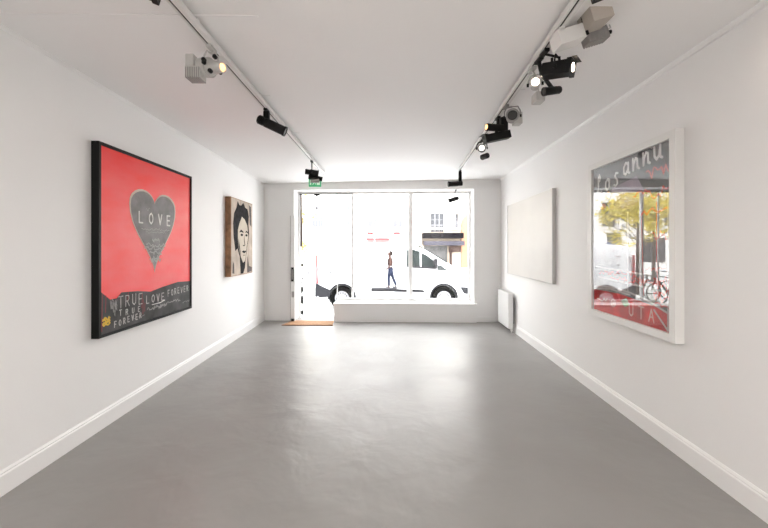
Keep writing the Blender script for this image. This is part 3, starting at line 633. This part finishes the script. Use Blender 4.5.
# --- trees
def tree(label, x, y, h, r, m, n, seed, squash=.8):
    rnd = random.Random(seed)
    t = thing('street_tree', label, 'tree', (x, y, G), 0, None)
    bm = bmesh.new(); lathe(bm, [(0, .14), (.3, .09), (h*.6, .055), (h*.9, .02)], None, 10)
    for k in range(7):
        a = rnd.uniform(0, 6.28); z = h*rnd.uniform(.45, .8); tube(bm, [(0, 0, z), (r*.4*math.cos(a), r*.4*math.sin(a), z+.4), (r*.8*math.cos(a), r*.8*math.sin(a), z+.6)], .016, 6)
    obj('trunk', bm, 'bark', t)
    bm = bmesh.new()
    cl = [(rnd.gauss(0, .5)*r, rnd.gauss(0, .5)*r, h+rnd.gauss(0, .42)*r*squash) for _ in range(26)]
    for _ in range(n):
        c = rnd.choice(cl); p = Vector((c[0]+rnd.gauss(0, .17)*r, c[1]+rnd.gauss(0, .17)*r, c[2]+rnd.gauss(0, .14)*r))
        R = Matrix.Translation(p) @ Matrix.Rotation(rnd.uniform(0, 6.3), 4, 'Z') @ Matrix.Rotation(rnd.uniform(-1.2, 1.2), 4, 'X')
        s = rnd.uniform(.05, .10)
        v = [bm.verts.new(R @ Vector(q)) for q in ((-s, 0, 0), (-.3*s, -.6*s, .1*s), (s, 0, 0), (-.3*s, .6*s, .1*s))]; bm.faces.new(v)
    obj('foliage', bm, m, t)
tree('yellow-leaved street tree nearest the doorway', -4.4, 14.5, 3.3, 1.25, 'leaf', 2600, 3)
tree('yellow-green street tree behind the first, seen reflected in the poster', -8.3, 20.0, 4.0, 1.7, 'leaf', 3200, 5)
tree('green street tree further left along the road', -8.6, 15.0, 3.6, 1.5, 'leafg', 3000, 9)
# --- bicycles
def ring(bm, c, R, r, seg=24):
    tube(bm, [(c[0]+R*math.cos(2*PI*k/seg), c[1], c[2]+R*math.sin(2*PI*k/seg)) for k in range(seg+1)], r, 6)
def bike():
    t = thing('bicycle', 'black bicycle', 'bicycle')
    for x in (-.52, .52):
        bm = bmesh.new(); ring(bm, (x, 0, .34), .33, .018); obj('tyre', bm, 'tyre', t)
        bm = bmesh.new()
        for k in range(8): tube(bm, [(x, 0, .34), (x+.32*math.cos(k*PI/4), 0, .34+.32*math.sin(k*PI/4))], .003, 4)
        obj('spokes', bm, 'galv', t)
    bm = bmesh.new(); A, B, Cc, D, E = (-.52, 0, .34), (-.05, 0, .30), (-.20, 0, .82), (.34, 0, .85), (.52, 0, .34)
    for a, b in ((A, B), (A, Cc), (B, Cc), (B, D), (Cc, D), (D, E)): tube(bm, [a, b], .017, 8)
    obj('frame', bm, 'black', t)
    bm = bmesh.new(); tube(bm, [(.34, 0, .85), (.32, 0, 1.0)], .014); tube(bm, [(.22, -.28, 1.0), (.34, -.2, 1.0), (.34, .2, 1.0), (.22, .28, 1.0)], .014); obj('handlebar', bm, 'black', t)
    bm = bmesh.new(); bx(bm, -.33, -.10, -.07, .07, .88, .92, bev=.01); tube(bm, [(-.20, 0, .82), (-.21, 0, .9)], .012); obj('saddle', bm, 'black', t)
    return t
b0 = bike()
for i, (x, y, rz, lab) in enumerate(((-3.3, 12.4, 1.2, 'black bicycle parked nearest the white van'), (-4.0, 12.3, 1.3, 'black bicycle parked between two others'), (-4.7, 12.4, 1.1, 'black bicycle parked furthest from the white van'))):
    b = b0 if i == 0 else b0.copy()
    if i:
        C.objects.link(b)
        for ch in list(b0.children): c = ch.copy(); C.objects.link(c); c.parent = b
    b.location = (x, y, G); b.rotation_euler = (0, 0, rz); b['label'] = lab; b['group'] = 'bicycles parked by the trees'
# --- van (side towards the window at y = VY)
VY, VX = 10.34, 0.0
van = thing('van', 'white delivery van parked in the street outside the window', 'van', (0.5, VY+.95, G))
OFF = Vector((.5, VY+.95, G))
def section(x, zb, zbelt, zr, wb, wr):   # returns closed loop points (y,z)
    k = min(.10, (zr-zbelt)*.4+.02)
    half = [(wb*.93, zb), (wb, zb+.12), (wb*1.0, (zb+zbelt)/2), (wb*.985, zbelt), (wr+.02, zr-k), (wr-.05, zr-k*.25), (wr*.75, zr), (0, zr+.02)]
    return half+[(-a, b) for a, b in half[-2::-1]]
st = [(-1.95, .16, 1.05, 1.50, .86, .78), (-1.93, .10, 1.08, 1.75, .91, .82), (-1.80, .06, 1.10, 1.86, .94, .84), (-1.3, .05, 1.10, 1.90, .95, .85), (-.3, .05, 1.10, 1.92, .95, .86), (.45, .05, 1.10, 1.91, .95, .85), (.85, .05, 1.09, 1.875, .95, .82), (1.15, .05, 1.08, 1.78, .95, .79), (1.5, .05, 1.06, 1.58, .95, .77), (1.9, .06, 1.02, 1.33, .95, .78), (2.1, .06, .98, 1.22, .94, .80), (2.5, .07, .92, 1.10, .92, .80), (2.8, .10, .78, .97, .86, .76), (2.98, .16, .55, .78, .76, .66), (3.02, .22, .45, .60, .66, .55)]
st = [(s[0], s[1]+.14, *s[2:]) for s in st]
bm = bmesh.new(); rings = []
for s in st:
    rings.append([bm.verts.new((s[0]-OFF.x, y, z)) for y, z in section(*s)])
for a, b in zip(rings, rings[1:]):
    n = len(a)
    for k in range(n): bm.faces.new((a[k], a[(k+1) % n], b[(k+1) % n], b[k]))
bm.faces.new(rings[0]); bm.faces.new(rings[-1][::-1])
body = obj('body', bm, 'carp', van, smooth=True)
WH = [(-1.21, .34), (1.72, .34)]
bm = bmesh.new()
for x, z in WH:
    for s_ in (-1, 1): lathe(bm, [(0, .385), (.42, .385)], Matrix.Translation((x-OFF.x, s_*.99, z+.02)) @ zto((0, -s_, 0)), 40)
cut = obj('cut', bm, 'tyre', van)
md = body.modifiers.new('b', 'BOOLEAN'); md.operation = 'DIFFERENCE'; md.object = cut; md.solver = 'EXACT'
bpy.context.view_layer.update()
dg = bpy.context.evaluated_depsgraph_get(); nm = bpy.data.meshes.new_from_object(body.evaluated_get(dg)); body.modifiers.clear(); body.data = nm; bpy.data.objects.remove(cut)
if len(nm.materials) == 0: nm.materials.append(M['carp'])
for x, z in WH:
    for s_ in (-1, 1):
        w_ = obj('wheel', lathe(bmesh.new(), [(0, .26), (0, .32), (.03, .34), (.17, .34), (.20, .32), (.20, .26)], Matrix.Translation((x-OFF.x, s_*.94, z)) @ zto((0, -s_, 0)), 32), 'tyre', van, smooth=True)
        bm = bmesh.new(); lathe(bm, [(-.012, .20), (.0, .205), (.02, .205)], Matrix.Translation((x-OFF.x, s_*.94, z)) @ zto((0, -s_, 0)), 32); rm_ = obj('hubcap', bm, 'rim', w_)
        bm = bmesh.new()
        for k in range(14):
            a = k*2*PI/14; lathe(bm, [(-.018, .018), (-.010, .018)], Matrix.Translation((x-OFF.x+.150*math.cos(a), s_*.94, z+.150*math.sin(a))) @ zto((0, -s_, 0)), 8)
        obj('rim_hole', bm, 'tyre', rm_)
        bm = bmesh.new(); n = 20; A = []
        for k in range(n+1):
            a = PI*k/n*1.1-.05*PI
            A.append([bm.verts.new((x-OFF.x+rr*math.cos(a), s_*yy2, z+.02+rr*math.sin(a))) for rr, yy2 in ((.36, .955), (.405, .962), (.405, .93), (.36, .93))])
        for a_, b_ in zip(A, A[1:]):
            for k in range(4): bm.faces.new((a_[k], a_[(k+1) % 4], b_[(k+1) % 4], b_[k]))
        bm.faces.new(A[0]); bm.faces.new(A[-1][::-1]); obj('wheel_arch', bm, 'plas', van)
def vz(py): return EYE+(HZ-py)/F*VY-G
def vx(px): return (px-CX)/F*VY-OFF.x
def side(name, pts, m, y=-.955, t=.02, par=None, tilt=None):
    bm = bmesh.new(); prism(bm, [(vx(a), vz(b)) for a, b in pts], 0, t, Matrix.Translation((0, y+t-.001, 0)) @ XZ)
    if tilt:
        for v in bm.verts: v.co.y += max(0, (v.co.z-1.08))*tilt
    return obj(name, bm, m, par or van)
g1 = side('cab_window', [(407, 250), (414, 249.6), (420, 251.5), (428, 256), (434.5, 261), (436, 267.3), (407, 266)], 'vglass', -.965, .03, tilt=.135)
side('window_post', [(420, 250.5), (421.6, 251), (421.6, 267.2), (420, 267.2)], 'carp', -.972, .012, g1, .135)
side('lower_seal', [(407, 265), (436, 267), (436, 269), (407, 267.4)], 'plas', -.972, .012, g1, .135)
side('quarter_window', [(437.5, 265.5), (441, 265.5), (448, 270.6), (437.5, 270)], 'vglass', -.965, .03)
bm = bmesh.new(); bx(bm, vx(433.5), vx(437), -1.14, -.96, vz(266), vz(258.5), bev=.03); bx(bm, vx(434.5), vx(437), -1.0, -.93, vz(268.5), vz(265), bev=.01); obj('wing_mirror', bm, 'plas', van)
side('side_moulding', [(412.5, 289.5), (423, 290), (425, 292.2), (412.5, 292)], 'plas', -.975, .03)
side('side_moulding', [(395, 289), (406.8, 289.6), (406.8, 292), (395, 291.6)], 'plas', -.975, .03)
side('fog_lamp_surround', [(460.5, 287), (468.5, 287.4), (468.3, 294), (464, 293.5)], 'plas', -.98, .09)
side('rear_bumper', [(315.6, 283), (318, 284.5), (331, 290.5), (330, 296.5), (320, 297.5), (316, 295)], 'plas', -.985, .08)
bm = bmesh.new(); bx(bm, -1.99-OFF.x, -1.93-OFF.x, -.93, .93, .36, .68, bev=.02); obj('rear_bumper_beam', bm, 'plas', van)
side('tail_lamp', [(316, 255), (317.3, 255), (316.9, 273), (318, 283.5), (316, 283)], 'red', -.955, .07)
for y_ in (256.5, 264.5, 272.5): side('door_hinge', [(329, y_-.4), (332, y_-.4), (332, y_+.4), (329, y_+.4)], 'plas', -.965, .04)
side('sliding_rail', [(357, 272.6), (385, 273.6), (385, 274.0), (357, 273.0)], mat('rail_grey', (.14, .14, .15), .5), -.962, .02)
side('door_handle', [(402.8, 271.6), (407, 271.6), (407, 272.5), (402.8, 272.5)], 'plas', -.975, .02)
side('waist_trim', [(382.5, 268.0), (399.5, 269.4), (399.5, 270.0), (382.5, 268.5)], mat('trim_dark', (.045, .045, .045), .5), -.962, .02)
# projecting step strip along the side (the walking figure's feet rest on it)
bm = bmesh.new(); bx(bm, vx(371.5), vx(396), -1.26, -.94, vz(290.2), vz(287.9), bev=.01); obj('side_step', bm, 'plas', van)
bm = bmesh.new(); bx(bm, 2.2-OFF.x, 3.0-OFF.x, -.5, .5, .28, .36); obj('front_undertray', bm, 'plas', van)
side('door_seam', [(410.2, 247), (410.6, 247), (410.6, 296), (410.2, 296)], mat('seam_grey', (.1, .1, .1), .6), -.958, .012)
# windscreen
bm = bmesh.new(); q = [(1.02, 1.845, .70), (1.86, 1.365, .74)]
a = [bm.verts.new((q[0][0]-OFF.x, s_*q[0][2], q[0][1]+.012)) for s_ in (-1, 1)]; b = [bm.verts.new((q[1][0]-OFF.x, s_*q[1][2], q[1][1]+.012)) for s_ in (1, -1)]
f_ = bm.faces.new(a+b); e_ = bmesh.ops.extrude_face_region(bm, geom=[f_]); bmesh.ops.translate(bm, verts=[v for v in e_['geom'] if isinstance(v, bmesh.types.BMVert)], vec=(-.02, 0, -.03)); obj('windscreen', bm, 'vglass', van)
# --- walking woman
K = .625
pb = P(390.2, 287.6, VY-.21)
wmn = thing('person', 'person in brown top and blue jeans walking past the white van', 'person', (pb.x, VY-.21, G+vz(287.9)+.002))
wmn.scale = (K, K, K)
def skin(name, verts, edges, m, par, sub=2):
    me = bpy.data.meshes.new(name); me.from_pydata([v[0] for v in verts], edges, []); me.materials.append(M[m])
    o = bpy.data.objects.new(name, me); C.objects.link(o); o.parent = par
    s = o.modifiers.new('skin', 'SKIN'); s.use_smooth_shade = True
    for i, v in enumerate(verts):
        r = v[1] if isinstance(v[1], tuple) else (v[1], v[1]); me.skin_vertices[0].data[i].radius = r; me.skin_vertices[0].data[i].use_root = (i == 0)
    u = o.modifiers.new('sub', 'SUBSURF'); u.levels = sub; u.render_levels = sub
    return o
# x: screen right; walking towards -x; y: -y towards viewer
Vb = [((0, 0, .92), (.12, .13)), ((0, 0, 1.08), (.09, .11)), ((-.01, 0, 1.28), (.10, .13)), ((-.01, 0, 1.38), (.07, .10)), ((-.02, 0, 1.46), .045), ((-.035, 0, 1.53), (.088, .072)), ((-.035, 0, 1.60), (.098, .082)), ((-.02, 0, 1.645), (.05, .045)),
      ((0, -.09, .86), .085), ((-.07, -.09, .50), .052), ((-.06, -.09, .10), .035), ((-.14, -.09, .04), .030),
      ((.02, .09, .86), .085), ((.12, .09, .50), .052), ((.27, .09, .13), .035), ((.22, .09, .05), .030),
      ((0, -.17, 1.37), .048), ((.02, -.23, 1.12), .037), ((-.11, -.22, .93), .025), ((-.15, -.22, .89), (.026, .016)),
      ((0, .17, 1.37), .048), ((.06, .23, 1.12), .037), ((.02, .24, .90), .025), ((.0, .24, .85), (.026, .016))]
Eb = [(0, 1), (1, 2), (2, 3), (3, 4), (4, 5), (5, 6), (6, 7), (0, 8), (8, 9), (9, 10), (10, 11), (0, 12), (12, 13), (13, 14), (14, 15), (3, 16), (16, 17), (17, 18), (18, 19), (3, 20), (20, 21), (21, 22), (22, 23)]
body_ = skin('body', Vb, Eb, 'skin', wmn)
for hy, hx, hz in ((-.22, -.15, .89), (.24, .0, .85)):
    for k in range(4):
        o_ = -.024+.016*k; ln = (.062, .075, .070, .055)[k]
        skin('finger', [((hx, hy+o_*.4, hz), .008), ((hx-.02, hy+o_, hz-ln*.5), .008), ((hx-.015, hy+o_, hz-ln), .007)], [(0, 1), (1, 2)], 'skin', body_, 1)
    skin('thumb', [((hx+.01, hy, hz+.02), .009), ((hx-.03, hy-.02, hz), .009), ((hx-.045, hy-.02, hz-.03), .008)], [(0, 1), (1, 2)], 'skin', body_, 1)
skin('jeans', [((0, 0, .93), (.135, .15)), ((0, 0, 1.0), (.115, .14)), ((0, -.09, .84), .098), ((-.07, -.09, .50), .066), ((-.06, -.09, .12), .055), ((.02, .09, .84), .098), ((.12, .09, .50), .066), ((.27, .09, .14), .055)], [(0, 1), (0, 2), (2, 3), (3, 4), (0, 5), (5, 6), (6, 7)], 'jeans', wmn)
skin('top', [((0, 0, 1.0), (.118, .145)), ((0, 0, 1.12), (.125, .14)), ((-.01, 0, 1.28), (.145, .16)), ((-.01, 0, 1.38), (.085, .12)), ((0, -.16, 1.36), .06), ((.01, -.19, 1.26), .054), ((0, .16, 1.36), .06), ((.02, .19, 1.26), .054)], [(0, 1), (1, 2), (2, 3), (3, 4), (4, 5), (3, 6), (6, 7)], 'top', wmn)
bm = bmesh.new(); lathe(bm, [(.985, .10), (.985, .155), (1.03, .15), (1.03, .10)], None, 20); obj('belt', bm, 'strap', wmn)
skin('hair', [((-.005, 0, 1.62), (.098, .088)), ((.02, 0, 1.655), (.07, .065)), ((.045, 0, 1.55), (.055, .07)), ((.055, 0, 1.47), (.03, .045))], [(0, 1), (0, 2), (2, 3)], 'hair', wmn)
bm = bmesh.new(); lathe(bm, [(0, .016), (.03, .006)], Matrix.Translation((-.118, 0, 1.555)) @ zto((-1, 0, -.3)), 8); obj('nose', bm, 'skin', body_)
bm = bmesh.new()
for s_ in (-1, 1): lathe(bm, [(0, .010), (.006, .008)], Matrix.Translation((-.113, s_*.03, 1.585)) @ zto((-1, s_*.3, 0)), 8)
obj('eye', bm, 'black', body_)
bm = bmesh.new(); bx(bm, -.116, -.10, -.022, .022, 1.515, 1.523); obj('mouth', bm, mat('lip', (.12, .02, .02), .5), body_)
for fx_, fy_, fz_, rx_ in ((-.08, -.09, .0, 0), (.24, .09, .0, .25)):
    bm = bmesh.new(); bx(bm, -.14, .10, -.045, .045, .0, .075, Matrix.Translation((fx_, fy_, fz_)) @ Matrix.Rotation(rx_, 4, 'Y'), .025); obj('shoe', bm, 'shoe', wmn, smooth=True)
